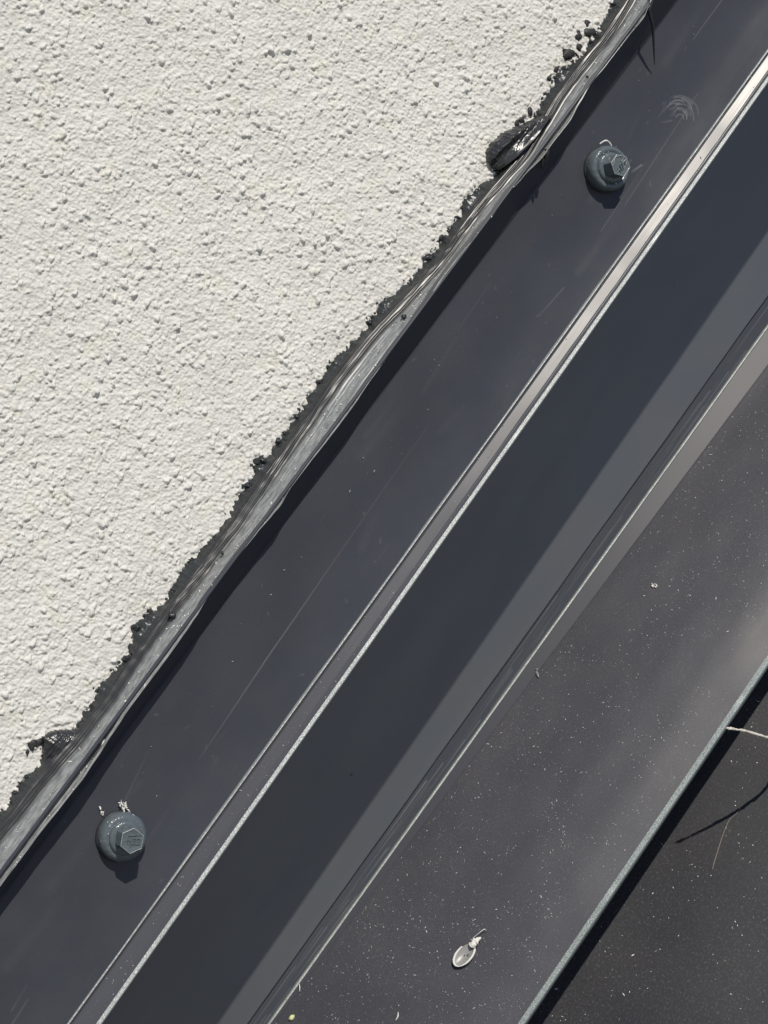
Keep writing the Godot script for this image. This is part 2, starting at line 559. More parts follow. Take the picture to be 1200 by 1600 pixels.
func wall() -> void:
	var t := thing("rendered_wall", "cream wall with coarse textured render above the black sealant", "wall", P(0, -100, 0))
	var n1 := noise_pic(HNU, HNV, 101, 0.010, 3)
	var n2 := noise_pic(HNU, HNV, 102, 0.060, 3)
	var n3 := noise_pic(HNU, HNV, 103, 0.16, 2)
	var n4 := noise_pic(HNU, HNV, 106, 0.28, 2)
	H.resize(HNU * HNV)
	for i in HNU * HNV:
		H[i] = (n1[i] / 255.0 - 0.5) * 0.9 + (n2[i] / 255.0 - 0.5) * 0.4 + (n3[i] / 255.0 - 0.5) * 0.42
	# the direction "up" in the frame
	var up := atan2(VD.y, UD.y)
	for k in 34000:
		var u := rng.randf_range(HU0, HU0 + HNU * HS)
		var v := rng.randf_range(HV0, -28.0)
		if not in_relief(u, v) or rng.randf() > 0.95 + 0.7 * soft.get_noise_2d(u * 0.035, v * 0.035):
			continue
		var r := 0.30 + 0.26 * pow(rng.randf(), 1.6)
		lump(u, v, r, r * rng.randf_range(0.3, 0.7), up + rng.randf_range(-0.9, 0.9), rng.randf_range(0.2, 1.4))
	for k in 15000:
		var u := rng.randf_range(HU0, HU0 + HNU * HS)
		var v := rng.randf_range(HV0, -28.0)
		if not in_relief(u, v) or rng.randf() > 0.9 + 0.9 * soft.get_noise_2d(u * 0.03 + 50.0, v * 0.03):
			continue
		var r := 0.40 + 0.55 * pow(rng.randf(), 2.4)
		lump(u, v, r, r * rng.randf_range(0.45, 1.0), up + rng.randf_range(-0.7, 0.7), rng.randf_range(0.1, 1.1))
	for i in H.size():
		H[i] += (n4[i] / 255.0 - 0.5) * 0.24 - 0.45
	var vid := PackedInt32Array()
	vid.resize(HNU * HNV)
	vid.fill(-1)
	var pts := PackedVector3Array()
	var nor := PackedVector3Array()
	var col := PackedColorArray()
	var stain := noise_pic(HNU, HNV, 104, 0.02, 4)
	var tone := noise_pic(HNU, HNV, 105, 0.006, 3)
	for j in HNV:
		for i in HNU:
			var u := HU0 + i * HS
			var v := HV0 + j * HS
			if not in_relief(u, v):
				continue
			var k := j * HNU + i
			vid[k] = pts.size()
			pts.append(P(u, v, H[k]))
			var hx := H[j * HNU + mini(i + 1, HNU - 1)] - H[j * HNU + maxi(i - 1, 0)]
			var hy := H[mini(j + 1, HNV - 1) * HNU + i] - H[maxi(j - 1, 0) * HNU + i]
			nor.append(D(-hx, -hy, 2.0 * HS).normalized())
			var s := clampf((stain[k] / 255.0 - 0.62) * 2.5, 0, 1)
			var b := 0.97 + 0.06 * (tone[k] / 255.0)
			col.append(Color(0.66 * b, lerpf(0.648, 0.64, s) * b, lerpf(0.605, 0.555, s) * b))
	var idx := PackedInt32Array()
	for j in HNV - 1:
		for i in HNU - 1:
			var k := j * HNU + i
			var a := vid[k]
			var b := vid[k + 1]
			var c := vid[k + HNU]
			var d := vid[k + HNU + 1]
			if a < 0 or b < 0 or c < 0 or d < 0:
				continue
			# u x v points into the wall, so this order is clockwise from outside
			idx.append_array(PackedInt32Array([a, b, c, b, d, c]))
	var off := t.position
	for i in pts.size():
		pts[i] -= off
	put("textured_render", arrays(pts, nor, idx, PackedVector2Array(), col), M.render, t)
	var c8 := []
	for w in [-70.0, -1.1]:
		for q in [[-700.0, -900.0], [700.0, -900.0], [700.0, 7.0], [-700.0, 7.0]]:
			c8.append(P(q[0], q[1], w) - off)
	put("wall_body", box_mesh(c8), M.render_far, t)

# ------------------------------------------------------------------ metal sheets
func p4w(u: float, v: float) -> float:
	# height of the dusty slope, along the same rails as its sheet
	var t := (u + 170.0) / 340.0
	var rails := [[106.2, -75.7, 122.4, -71.5], [136.0, -45.6, 147.5, -45.6], [147.0, -35.6, 157.8, -35.6], [158.2, -26.65, 169.1, -26.35]]
	for i in 3:
		var v0 := lerpf(rails[i][0], rails[i][2], t)
		var v1 := lerpf(rails[i + 1][0], rails[i + 1][2], t)
		if v <= v1 or i == 2:
			return lerpf(lerpf(rails[i][1], rails[i][3], t), lerpf(rails[i + 1][1], rails[i + 1][3], t), (v - v0) / (v1 - v0))
	return 0.0

func panw(u: float, v: float) -> float:
	# the lower sheet lies 34 mm under the plane of the upper one
	var nn := Vector3(0.038, -0.698, 0.715)
	var q := Vector3(-170.0, 106.2, -75.7) - nn * 34.0
	return q.z - (nn.x * (u - q.x) + nn.y * (v - q.y)) / nn.z

func roof_sheets() -> void:
	var off := P(0, 80, -78)
	var t := thing("upstand_flashing", "slate grey flat metal strip, half in deep shadow, behind the folded light edge", "flashing", Vector3.ZERO)
	put("upstand_face", sheet([[8.0, -79.5, 8.0, -79.5, 0.0], [60.0, -79.2, 60.0, -79.2, 0.0], [97.2, -77.2, 105.5, -77.2, 0.4], [99.6, -77.0, 108.0, -77.0, 0.5], [99.95, -78.2, 108.35, -78.2, 0.0]], -640, 640, 160, 0.6, 0.35, D(0, 0, 1)), M.upstand, t)
	t = thing("apron_flashing", "dusty charcoal sloping metal sheet with a rolled pale drip edge", "flashing", Vector3.ZERO)
	var d := D(0, -0.7, 0.7)
	put("narrow_ledge", sheet([[85.0, -80.0, 93.0, -80.0, 0.0], [99.0, -78.6, 107.3, -78.6, 1.0], [105.2, -76.6, 114.7, -76.6, 0.0]], -640, 640, 160, 0.6, 0.2, D(0, 0, 1), 24.0), M.ledge, t)
	put("worn_fold", sheet([[105.15, -76.9, 114.6, -76.9, 0.0], [105.3, -75.75, 114.7, -75.75, 0.35], [105.9, -75.55, 115.4, -75.55, 0.35], [106.3, -76.2, 115.7, -76.2, 0.0]], -640, 640, 420, 0.4, 0.2, D(0, -0.3, 0.9), 4.0, 0.12), M.worn, t)
	put("apron_bend", sheet([[105.7, -76.3, 115.3, -76.3, 0.0], [106.1, -75.75, 122.3, -71.58, 0.0]], -640, 640, 220, 0.6, 0.12, d), M.bend, t)
	put("apron_slope", sheet([[105.2, -77.0, 121.9, -72.2, 0.0], [106.25, -75.72, 122.45, -71.5, 0.6], [136.0, -45.6, 147.5, -45.6, 5.0], [147.0, -35.6, 157.8, -35.6, 5.0], [158.2, -26.65, 169.1, -26.35, 0.0]], -640, 640, 220, 0.6, 0.32, d), M.roof, t)
	put("worn_drip_edge", sheet([[156.9, -27.35, 167.8, -27.05, 0.0], [158.6, -25.85, 169.5, -25.55, 0.9], [160.2, -27.3, 171.0, -27.0, 0.6], [160.0, -29.8, 170.8, -29.5, 0.0]], -640, 640, 420, 0.5, 0.2, D(0, 0, 1), 4.0, 0.05), M.worn_dull, t)
	put("drip_return", sheet([[160.0, -29.9, 170.8, -29.6, 0.0], [157.5, -34.0, 168.5, -33.7, 0.4], [151.0, -38.0, 162.0, -37.7, 0.0]], -640, 640, 60, 0.5, 0.1, D(0, 1, 0), 20.0), M.coat, t)
	t = thing("roof_pan", "dark dusty lower roof sheet in the bottom right corner beyond the drip edge", "roof sheet", Vector3.ZERO)
	var v0 := 120.0
	var v1 := 300.0
	put("pan_sheet", sheet([[v0, panw(-170, v0), v0, panw(170, v0), 0.0], [v1, panw(-170, v1), v1, panw(170, v1), 0.0]], -640, 640, 120, 0.8, 1.0, d, 200.0), M.pan, t)
	put("far_pan_sheet", sheet([[v1 + 0.5, panw(-170, v1), v1 + 0.5, panw(170, v1), 0.0], [1500.0, panw(-170, 1500.0), 1500.0, panw(170, 1500.0), 0.0]], -1200, 1400, 60, 0.8, 1.0, d, 400.0), M.coat, t)

func wall_flashing() -> void:
	var t := thing("wall_flashing", "charcoal screwed wall flashing with folded bright lower edge beside the sealant", "flashing", Vector3.ZERO)
	put("kicked_out_lip", sheet([[-36.0, 13.5, -35.0, 13.5, 0.0], [-35.2, 14.1, -34.2, 14.1, 0.35], [-27.2, 3.0, -23.6, 3.0, 0.0]], -640, 640, 160, 0.6, 0.15, D(0, 0.6, 0.8)), M.coat, t)
	put("flashing_face", sheet([[-27.9, 3.75, -24.3, 3.75, 0.0], [-27.1, 3.0, -23.5, 3.0, 0.8], [-7.0, 3.2, -6.0, 3.8, 3.0], [-1.0, 3.4, 0.2, 4.9, 3.0], [4.5, 4.0, 5.2, 6.5, 3.0], [8.6, 4.7, 8.8, 7.75, 1.5], [10.85, 5.2, 11.1, 8.6, 0.0]], -640, 640, 260, 0.6, 0.55, D(0, 0, 1)), M.face, t)
	# folded edge: bead, groove, strip, return stripe
	var prof := []
	var L := [Vector2(10.85, 5.2), Vector2(11.1, 8.6)]
	var R := [Vector2(18.2, 8.6), Vector2(17.0, 11.8)]
	for q in [[0.0, 0.0, 0.0], [0.05, 0.42, 0.3], [0.10, 0.30, 0.25], [0.17, -0.6, 0.25], [0.20, -0.12, 0.25], [0.68, 0.0, 0.3], [0.72, -0.12, 0.2], [0.84, 0.25, 0.0]]:
		var a: Vector2 = L[0].lerp(R[0], q[0])
		var b: Vector2 = L[1].lerp(R[1], q[0])
		prof.append([a.x, a.y + q[1], b.x, b.y + q[1], q[2]])
	put("folded_hem", sheet(prof, -640, 640, 320, 0.5, 0.22, D(0, -0.4, 0.9), 20.0, 0.012), M.hem, t)
	put("worn_bead", sheet([[10.75, 5.0, 11.0, 8.4, 0.0], [11.0, 5.75, 11.25, 9.15, 0.3], [11.45, 5.85, 11.7, 9.25, 0.3], [11.7, 5.3, 11.95, 8.7, 0.0]], -640, 640, 420, 0.3, 0.2, D(0, 0, 1), 4.0, 0.09), M.worn, t)
	put("worn_edge", sheet([[17.0, 8.3, 16.0, 11.5, 0.0], [17.95, 9.1, 16.85, 12.3, 0.5], [18.6, 8.65, 17.5, 11.85, 0.5], [18.2, 7.5, 17.1, 10.7, 0.0]], -640, 640, 420, 0.4, 0.2, D(0, 0, 1), 4.0, 0.10), M.worn, t)
	put("hem_return", sheet([[18.2, 7.5, 17.1, 10.7, 0.0], [11.0, 2.0, 11.0, 2.0, 1.0], [8.5, -79.0, 8.5, -79.0, 0.0]], -640, 640, 100, 0.5, 0.1, D(0, 1, 0)), M.coat, t)

# ------------------------------------------------------------------ sealant
func sealant_point(u: float, s: float) -> Vector2:
	# cross-section of the bead, s from 0 (hidden in the render) to 1 (tucked under the lip)
	var ve := look(edge_v, u)
	var va := (look(edge_v, u - 14.0) + look(edge_v, u - 9.0) + look(edge_v, u - 4.0) + ve + look(edge_v, u + 4.0) + look(edge_v, u + 9.0) + look(edge_v, u + 14.0)) / 7.0
	var vb := (look(lip_v, u) + 33.9) * 0.7 - 34.0
	ve += soft.get_noise_1d(u * 0.4) * 0.9
	var k := 0.3 * soft.get_noise_1d(u * 0.03 + 70.0)
	var z := 0.4 * soft.get_noise_1d(u * 0.022 + 20.0)
	var pr := [[0.0, ve - 2.2, -1.6], [0.08, ve - 0.3, -0.2], [0.13, ve + 0.1, 1.0], [0.20, lerpf(ve, va, 0.75) + 0.6, 2.2], [0.32, va + 1.1 + 0.3 * k, 4.4 + z], [0.38, va + 1.6 + k, 5.1 + z], [0.44, va + 2.6 + k, 5.9 + z], [0.49, va + 3.0 + k, 6.9 + z], [0.87, vb - 0.2, 13.5], [0.91, vb + 0.1, 13.9], [0.95, vb + 0.3, 13.4], [1.0, vb - 0.9, 12.4]]
	for i in pr.size() - 1:
		if s <= pr[i + 1][0]:
			var t: float = (s - pr[i][0]) / (pr[i + 1][0] - pr[i][0])
			return Vector2(lerpf(pr[i][1], pr[i + 1][1], t), lerpf(pr[i][2], pr[i + 1][2], t))
	return Vector2(vb - 0.9, 12.4)

func sealant() -> void:
	var t := thing("sealant_bead", "glossy black sealant bead smeared along the wall above the flashing", "sealant", Vector3.ZERO)
	var rows := 1900
	var cols := 90
	var pts := PackedVector3Array()
	var col := PackedColorArray()
	var raw := PackedVector2Array()
	raw.resize(cols)
	for r in rows:
		var u := -300.0 + r * 0.33
		for c in cols:
			raw[c] = sealant_point(u, float(c) / (cols - 1))
		for c in cols:
			var s := float(c) / (cols - 1)
			var p := raw[c]
			if c > 1 and c < cols - 2 and s < 0.9:
				p = (raw[c - 2] + raw[c - 1] * 2.0 + raw[c] * 3.0 + raw[c + 1] * 2.0 + raw[c + 2]) / 9.0
			var q := raw[mini(c + 1, cols - 1)] - raw[maxi(c - 1, 0)]
			var n := Vector2(-q.y, q.x).normalized()
			var x := s * 20.0
			# tooling streaks run along the bead and drift across it; lumps are longer
			var drift := streak.get_noise_1d(u * 0.010 + 11.0) * 0.9
			var st := streak.get_noise_2d(u * 0.004, (x + drift) * 0.8) * 0.42 + streak.get_noise_2d(u * 0.006 + 90.0, (x + drift) * 2.0) * 0.22 + streak.get_noise_2d(u * 0.008 + 50.0, (x + drift) * 4.6) * 0.10
			var lm := soft.get_noise_2d(u * 0.03 + 30.0, x * 0.1) * 0.35
			var body := smoothstep(0.16, 0.3, s) * (1.0 - smoothstep(0.88, 0.96, s))
			var flat := smoothstep(0.44, 0.56, s)
			p += n * (st * lerpf(1.0, 0.5, flat) + lm * lerpf(1.0, 0.5, flat)) * body
			p += n * soft.get_noise_2d(u * 0.9, x * 1.2) * 0.22 * (1.0 - smoothstep(0.12, 0.24, s))
			pts.append(P(u, p.x, p.y))
			var dusty := flat * (1.0 - smoothstep(0.93, 0.97, s)) * (0.75 + 0.5 * soft.get_noise_2d(u * 0.2, x * 0.8))
			var g := 0.029 + 0.25 * dusty
			if s < 0.2:
				g = 0.032
			col.append(Color(g * 0.98, g * 1.02, g * 1.01))
	put("bead", grid_mesh(pts, rows, cols, D(0, -0.7, 0.7), PackedVector2Array(), col), M.sealant, t)

	# a thick tongue of sealant squeezed up onto the wall
	var hi := [[110.6, -42.0, 0.4], [112.5, -44.0, 0.9], [116.5, -44.6, 1.3], [121.0, -43.9, 1.4], [126.0, -41.6, 1.3], [130.5, -39.3, 1.4], [134.5, -37.2, 2.6]]
	var lo := [[109.8, -39.5, 0.6], [110.5, -37.6, 2.0], [112.5, -37.2, 3.8], [117.0, -36.4, 5.6], [124.0, -35.8, 6.6], [130.0, -35.8, 7.0], [135.5, -36.0, 7.0]]
	put("tongue", patch(hi, lo, 2.3, 1), M.black, t)
	# a thinner scrape near the lower end
	hi = [[-124.5, -41.5, 0.0], [-122.6, -43.0, 0.8], [-120.0, -45.3, 0.9], [-117.2, -44.4, 1.0], [-115.2, -42.0, 0.9], [-112.6, -39.0, 0.8], [-110.5, -37.6, 1.0]]
	lo = [[-125.0, -39.8, 1.5], [-122.5, -38.8, 3.0], [-119.5, -38.0, 4.2], [-117.0, -37.4, 4.6], [-114.6, -36.8, 4.8], [-112.0, -36.4, 5.0], [-109.5, -36.2, 4.6]]
	put("scrape", patch(hi, lo, 0.9, 2), M.black, t)
	# curled scraps along the wall edge
	for q in [[-14.0, -41.6, 4.8, 2.1], [-6.0, -41.2, 3.4, 1.8], [-2.5, -41.0, 2.2, 1.2], [-17.5, -41.0, 2.6, 1.4], [101.0, -37.8, 3.0, 1.3], [-62.0, -39.6, 2.6, 1.2], [45.0, -40.6, 2.2, 1.2], [150.0, -39.4, 3.0, 1.5], [-137.0, -41.0, 2.4, 1.3]]:
		put("scrap", scrap(q[0], q[1], q[2], q[3]), M.black, t)
	for k in 16:
		var u := -160.0 + k * 22.5 + rng.randf_range(-8, 8)
		put("scrap", scrap(u, look(edge_v, u) - rng.randf_range(-0.3, 0.5), rng.randf_range(1.8, 3.8), rng.randf_range(1.2, 1.9)), M.black, t)
	# specks dragged onto the render
	for q in [[-123.2, -45.8, 1.3], [-121.4, -44.8, 0.9], [166.7, -42.6, 1.3], [172.4, -42.6, 1.0], [171.0, -40.0, 1.7], [159.1, -41.6, 1.9], [160.6, -40.6, 1.2], [164.1, -40.0, 1.0], [152.3, -41.7, 0.9], [147.9, -42.0, 0.8], [143.0, -39.8, 0.9], [134.4, -40.2, 0.9], [-125.8, -45.9, 0.6], [130.3, -40.8, 1.0], [128.2, -41.4, 0.8], [-71.6, -41.4, 0.9], [80.4, -38.9, 0.9]]:
		put("speck", blob(q[0], q[1], wall_h(q[0], q[1]) + 0.1, q[2] * 1.1, 0.3), M.smear, t)
	var st := SurfaceTool.new()
	for k in 170:
		var u := rng.randf_range(-165, 205)
		var v := look(edge_v, u) - absf(rng.randfn(0.0, 0.9)) - 0.2
		st.append_from(blob(u, v, wall_h(u, v) - 0.1, rng.randf_range(0.25, 0.7), 0.5), 0, Transform3D())
	var fine := put("fine_specks", st.commit(), M.smear, t)
	fine.set_meta("kind", "stuff")
	# small lumps and hanging bits on the bead
	for q in [[48.0, -36.4, 9.8, 0.9], [-69.7, -38.0, 7.6, 1.1], [-46.0, -37.4, 8.4, 0.5], [152.0, -35.6, 11.0, 0.5]]:
		put("lump", blob(q[0], q[1], q[2], q[3], 0.7), M.black, t)
	put("drip", tube([P(122.2, -32.5, 13.0), P(121.0, -31.5, 12.8), P(119.6, -30.3, 12.0), P(118.6, -29.5, 11.4)], [0.9, 0.8, 0.65, 0.4]), M.black, t)
	put("drip", tube([P(118.9, -31.7, 13.0), P(117.6, -30.5, 12.4), P(116.8, -29.7, 11.8)], [0.7, 0.5, 0.3]), M.black, t)
	put("pulled_thread", tube([P(188.0, -34.3, 13.0), P(185.2, -33.5, 13.2), P(184.0, -31.7, 12.8), P(182.4, -27.6, 11.3), P(179.6, -22.3, 8.4), P(177.0, -17.1, 5.4)], [1.2, 1.0, 0.65, 0.5, 0.36, 0.12]), M.black, t)

func patch(hi: Array, lo: Array, bulge: float, mode: int) -> ArrayMesh:
	var rows := 70
	var cols := 34
	var pts := PackedVector3Array()
	for r in rows:
		var x := float(r) / (rows - 1) * (hi.size() - 1)
		var i := mini(int(x), hi.size() - 2)
		var f := smoothstep(0.0, 1.0, x - i) * 0.5 + (x - i) * 0.5
		var a := Vector3(hi[i][0], hi[i][1], hi[i][2]).lerp(Vector3(hi[i + 1][0], hi[i + 1][1], hi[i + 1][2]), f)
		var b := Vector3(lo[i][0], lo[i][1], lo[i][2]).lerp(Vector3(lo[i + 1][0], lo[i + 1][1], lo[i + 1][2]), f)
		var ends := sin(PI * clampf(float(r) / (rows - 1), 0.0, 1.0))
		for c in cols:
			var s := float(c) / (cols - 1)
			var p := a.lerp(b, s)
			var fold := exp(-pow((s - 0.30 - 0.08 * sin(x * 1.1)) / 0.11, 2.0)) * 1.1 - exp(-pow((s - 0.62) / 0.2, 2.0)) * 0.9
			var z := bulge * sin(PI * pow(s, 0.5)) * (0.3 + 0.7 * ends)
			if mode == 1:
				z += fold * ends
			z += soft.get_noise_2d(p.x * 0.12, p.y * 0.7) * 0.45 * sin(PI * s)
			var edge := soft.get_noise_1d(p.x * 0.9 + 20.0) * 0.7 * (1.0 - s)
			pts.append(P(p.x, p.y + edge, p.z + z - (1.6 if c == 0 else 0.0)))
	return grid_mesh(pts, rows, cols, D(0, -0.3, 1))

func scrap(u: float, v: float, l: float, h: float) -> ArrayMesh:
	var rows := 16
	var cols := 12
	var pts := PackedVector3Array()
	var z0 := wall_h(u, v)
	for r in rows:
		for c in cols:
			var a := float(r) / (rows - 1) - 0.5
			var b := float(c) / (cols - 1)
			var wob := soft.get_noise_2d(u + a * 3.0, b * 2.0 + v)
			var w := z0 - 0.4 + h * sin(PI * (b * 0.8 + 0.1)) * (1.0 - 2.0 * absf(a)) + wob * 0.5
			pts.append(P(u + a * l * (1.0 + wob * 0.4), v - 0.4 + (b - 0.5) * l * 0.8 + a * 1.2 + wob * 0.5, w))
	return grid_mesh(pts, rows, cols, D(0, 0, 1))

func blob(u: float, v: float, w: float, r: float, squash: float) -> ArrayMesh:
	var rows := 7
	var cols := 11
	var pts := PackedVector3Array()
	var sx := rng.randf_range(0.7, 1.3)
	var tw := rng.randf() * TAU
	for i in rows:
		var th := PI * i / (rows - 1)
		for j in cols:
			var ph := TAU * j / (cols - 1)
			var d := Vector3(sin(th) * cos(ph), sin(th) * sin(ph), cos(th))
			var k := 1.0 + 0.9 * soft.get_noise_3d(d.x * 1.1 + u * 3.0, d.y * 1.1 + v * 3.0, d.z)
			var x := d.x * sx * k
			var y := d.y / sx * k
			pts.append(P(u + (x * cos(tw) - y * sin(tw)) * r, v + (x * sin(tw) + y * cos(tw)) * r, w + d.z * r * squash * k))
	return solid(pts, rows, cols)

func solid(pts: PackedVector3Array, rows: int, cols: int) -> ArrayMesh:
	# a closed grid (a ball or tube): faces turned outwards from the middle
	var mid := Vector3.ZERO
	for p in pts:
		mid += p / pts.size()
	var st := SurfaceTool.new()
	st.begin(Mesh.PRIMITIVE_TRIANGLES)
	var vol := 0.0
	for r in rows - 1:
		for c in cols - 1:
			var k := r * cols + c
			vol += (pts[k] - mid).dot((pts[k + 1] - mid).cross(pts[k + cols] - mid))
	for p in pts:
		st.set_smooth_group(0)
		st.add_vertex(p)
	for r in rows - 1:
		for c in cols - 1:
			var k := r * cols + c
			var q := [k, k + cols, k + 1, k + 1, k + cols, k + cols + 1] if vol > 0 else [k, k + 1, k + cols, k + 1, k + cols + 1, k + cols]
			for i in q:
				st.add_index(i)
	st.generate_normals()
	return st.commit()

func tube(path: Array, rad: Array, sides := 8, rough := 0.0) -> ArrayMesh:
	var cv := Curve3D.new()
	for i in path.size():
		var a: Vector3 = path[maxi(i - 1, 0)]
		var b: Vector3 = path[mini(i + 1, path.size() - 1)]
		cv.add_point(path[i], -(b - a) / 6.0, (b - a) / 6.0)
	var per := 7
	var rows := (path.size() - 1) * per + 1
	var pts := PackedVector3Array()
	var up := Vector3(0.3, 0.2, 0.9).normalized()
	for r in rows:
		var k := mini(int(float(r) / per), path.size() - 2)
		var f := float(r) / per - k
		var c := cv.sample(k, f)
		var d := (cv.sample(k, minf(f + 0.1, 1.0)) - cv.sample(k, maxf(f - 0.1, 0.0))).normalized()
		var x := up.cross(d).normalized()
		var y := d.cross(x)
		var rr: float = lerpf(rad[k], rad[k + 1], f) * 0.001
		for j in sides + 1:
			var ph := TAU * j / sides
			var w := 1.0 + rough * soft.get_noise_2d(r * 0.35, (j % sides) * 0.8)
			pts.append(c + (x * cos(ph) + y * sin(ph)) * rr * w)
	return solid(pts, rows, sides + 1)

# ------------------------------------------------------------------ fixings
func lathe(prof: Array, seg: int, wob: float) -> ArrayMesh:
	var pts := PackedVector3Array()
	for i in prof.size():
		for j in seg + 1:
			var ph := TAU * j / seg
			var k := 1.0 + wob * soft.get_noise_2d(cos(ph) * 1.3 + i * 0.12, sin(ph) * 1.3)
			pts.append(Vector3(cos(ph) * prof[i][0] * k, sin(ph) * prof[i][0] * k, prof[i][1]) * 0.001)
	return solid(pts, prof.size(), seg + 1)

func hex_head(r: float, z0: float, z1: float, turn: float, dish: float) -> ArrayMesh:
	var pts := PackedVector3Array()
	var rings := [[r * 1.0, z0], [r * 1.0, z1 - 0.5], [r * 0.985, z1 - 0.2], [r * 0.93, z1], [r * 0.80, z1 - dish * 0.5], [r * 0.6, z1 - dish], [0.001, z1 - dish]]
	var seg := 48
	for q in rings:
		for j in seg + 1:
			var ph := TAU * j / seg
			var m := fposmod(ph, PI / 3.0) - PI / 6.0
			var hx: float = cos(PI / 6.0) / cos(m)
			var k := lerpf(1.0, hx, 0.94) * float(q[0])
			pts.append(Vector3(cos(ph + turn) * k, sin(ph + turn) * k, q[1]) * 0.001)
	var st := SurfaceTool.new()
	st.begin(Mesh.PRIMITIVE_TRIANGLES)
	st.set_smooth_group(-1)
	var cols := seg + 1
	for i in rings.size() - 1:
		for j in seg:
			var k := i * cols + j
			for x in [k, k + cols, k + 1, k + 1, k + cols, k + cols + 1]:
				st.add_vertex(pts[x])
	st.generate_normals()
	return st.commit()

func screw(u: float, v: float, w: float, label: String, rim: Array, turn: float, worn: bool) -> void:
	var t := thing("roofing_screw", label, "screw", P(u, v, w), "screws along the flashing")
	# local frame: x right, y up, z out of the sheet
	t.scale = Vector3(1.0, 1.0, 1.0)
	put("sealing_washer", lathe([[7.5, -0.6], [7.6, 0.3], [7.4, 0.9], [6.6, 1.1], [0.01, 1.1]], 48, 0.03), M.rubber, t)
	put("domed_washer", lathe(rim, 56, 0.015), M.screw, t)
	put("flange", lathe([[5.0, 4.2], [5.05, 4.9], [4.85, 5.4], [4.3, 5.65], [3.7, 5.7], [0.01, 5.7]], 48, 0.0), M.screw, t)
	put("hex_head", hex_head(3.75, 5.4, 10.4, turn, 0.16), M.screw, t)
	var ring := []
	var wide := []
	for i in 49:
		var ph := TAU * i / 48.0
		var m := fposmod(ph, PI / 3.0) - PI / 6.0
		var k := lerpf(1.0, cos(PI / 6.0) / cos(m), 0.94) * 3.75 * 0.965
		ring.append(Vector3(cos(ph + turn) * k, sin(ph + turn) * k, 10.27) * 0.001)
		wide.append(0.10 + 0.10 * absf(soft.get_noise_1d(i * 0.35 + u)))
	put("worn_rim", tube(ring, wide, 5, 0.3), M.bare, t)
	var chips := SurfaceTool.new()
	for i in 26 if worn else 16:
		var ph := rng.randfn(2.3, 1.0)
		var rr := rng.randf_range(5.3, 6.9)
		var keep := t.position
		var c := Vector3(cos(ph) * rr, sin(ph) * rr, lerpf(4.6, 3.6, (rr - 5.3) / 1.6) + (0.5 if worn else 0.0))
		var m := blob(0, 0, 0, rng.randf_range(0.08, 0.3), 0.4)
		chips.append_from(m, 0, Transform3D(Basis(), c * 0.001 - O))
		t.position = keep
	var bits := put("paint_chips", chips.commit(), M.bare, t)
	bits.set_meta("kind", "stuff")
	var tm := TextMesh.new()
	var f := SystemFont.new()
	f.font_names = PackedStringArray(["Droid Sans"])
	tm.font = f
	tm.text = "NZZ"
	tm.font_size = 24
	tm.pixel_size = 0.000088
	tm.depth = 0.00045
	var tx := put("stamped_letters", tm, M.screw, t)
	tx.position = Vector3(0.0006, -0.0002, 0.01033)
	tx.rotation.z = -0.1 if not worn else 0.9
	var bar := put("stamped_bar", lump_bar(3.3, 0.2), M.screw, t)
	bar.position = Vector3(0.0005, 0.0015, 0.01038)
	bar.rotation.z = -0.03 if not worn else 1.0
	if worn:
		for q in [[-2.0, 2.6, 1.2, 3.4, 0.9], [-3.2, -0.6, -2.4, 2.2, 0.6], [1.6, -3.2, 3.3, -0.4, 0.5], [0.2, 0.5, 2.2, 2.4, 0.5], [-1.2, -2.2, -0.5, -0.9, 0.5], [1.2, -1.4, 2.4, 1.6, 0.4]]:
			var a := Vector3(q[0], q[1], 10.42) * 0.001
			var b := Vector3(q[2], q[3], 10.42) * 0.001
			put("scratch_burr", tube([a, a.lerp(b, 0.5) + Vector3(0.0001, 0.00005, 0.00006), b], [0.04, q[4] * 0.22, 0.03], 6, 0.6), M.bare, t)

func lump_bar(l: float, r: float) -> ArrayMesh:
	return tube([Vector3(-l * 0.0005, 0, 0), Vector3(0, 0, 0), Vector3(l * 0.0005, 0, 0)], [r * 0.7, r, r * 0.7], 6)

func screws() -> void:
	screw(-128.8, -9.1, 3.3, "lower left roofing screw, blue grey, with clean stamped hex head", [[7.2, 0.9], [7.3, 2.6], [7.0, 3.6], [6.3, 4.2], [5.9, 4.5], [5.6, 4.5], [5.2, 4.6], [0.01, 4.6]], deg_to_rad(80.0), false)
	screw(137.1, -9.2, 3.4, "upper right roofing screw with scratched chipped hex head on a tall dome", [[7.3, 0.9], [7.5, 2.4], [7.4, 3.8], [6.8, 4.9], [6.1, 5.2], [5.5, 4.9], [5.1, 4.6], [0.01, 4.6]], deg_to_rad(52.0), true)

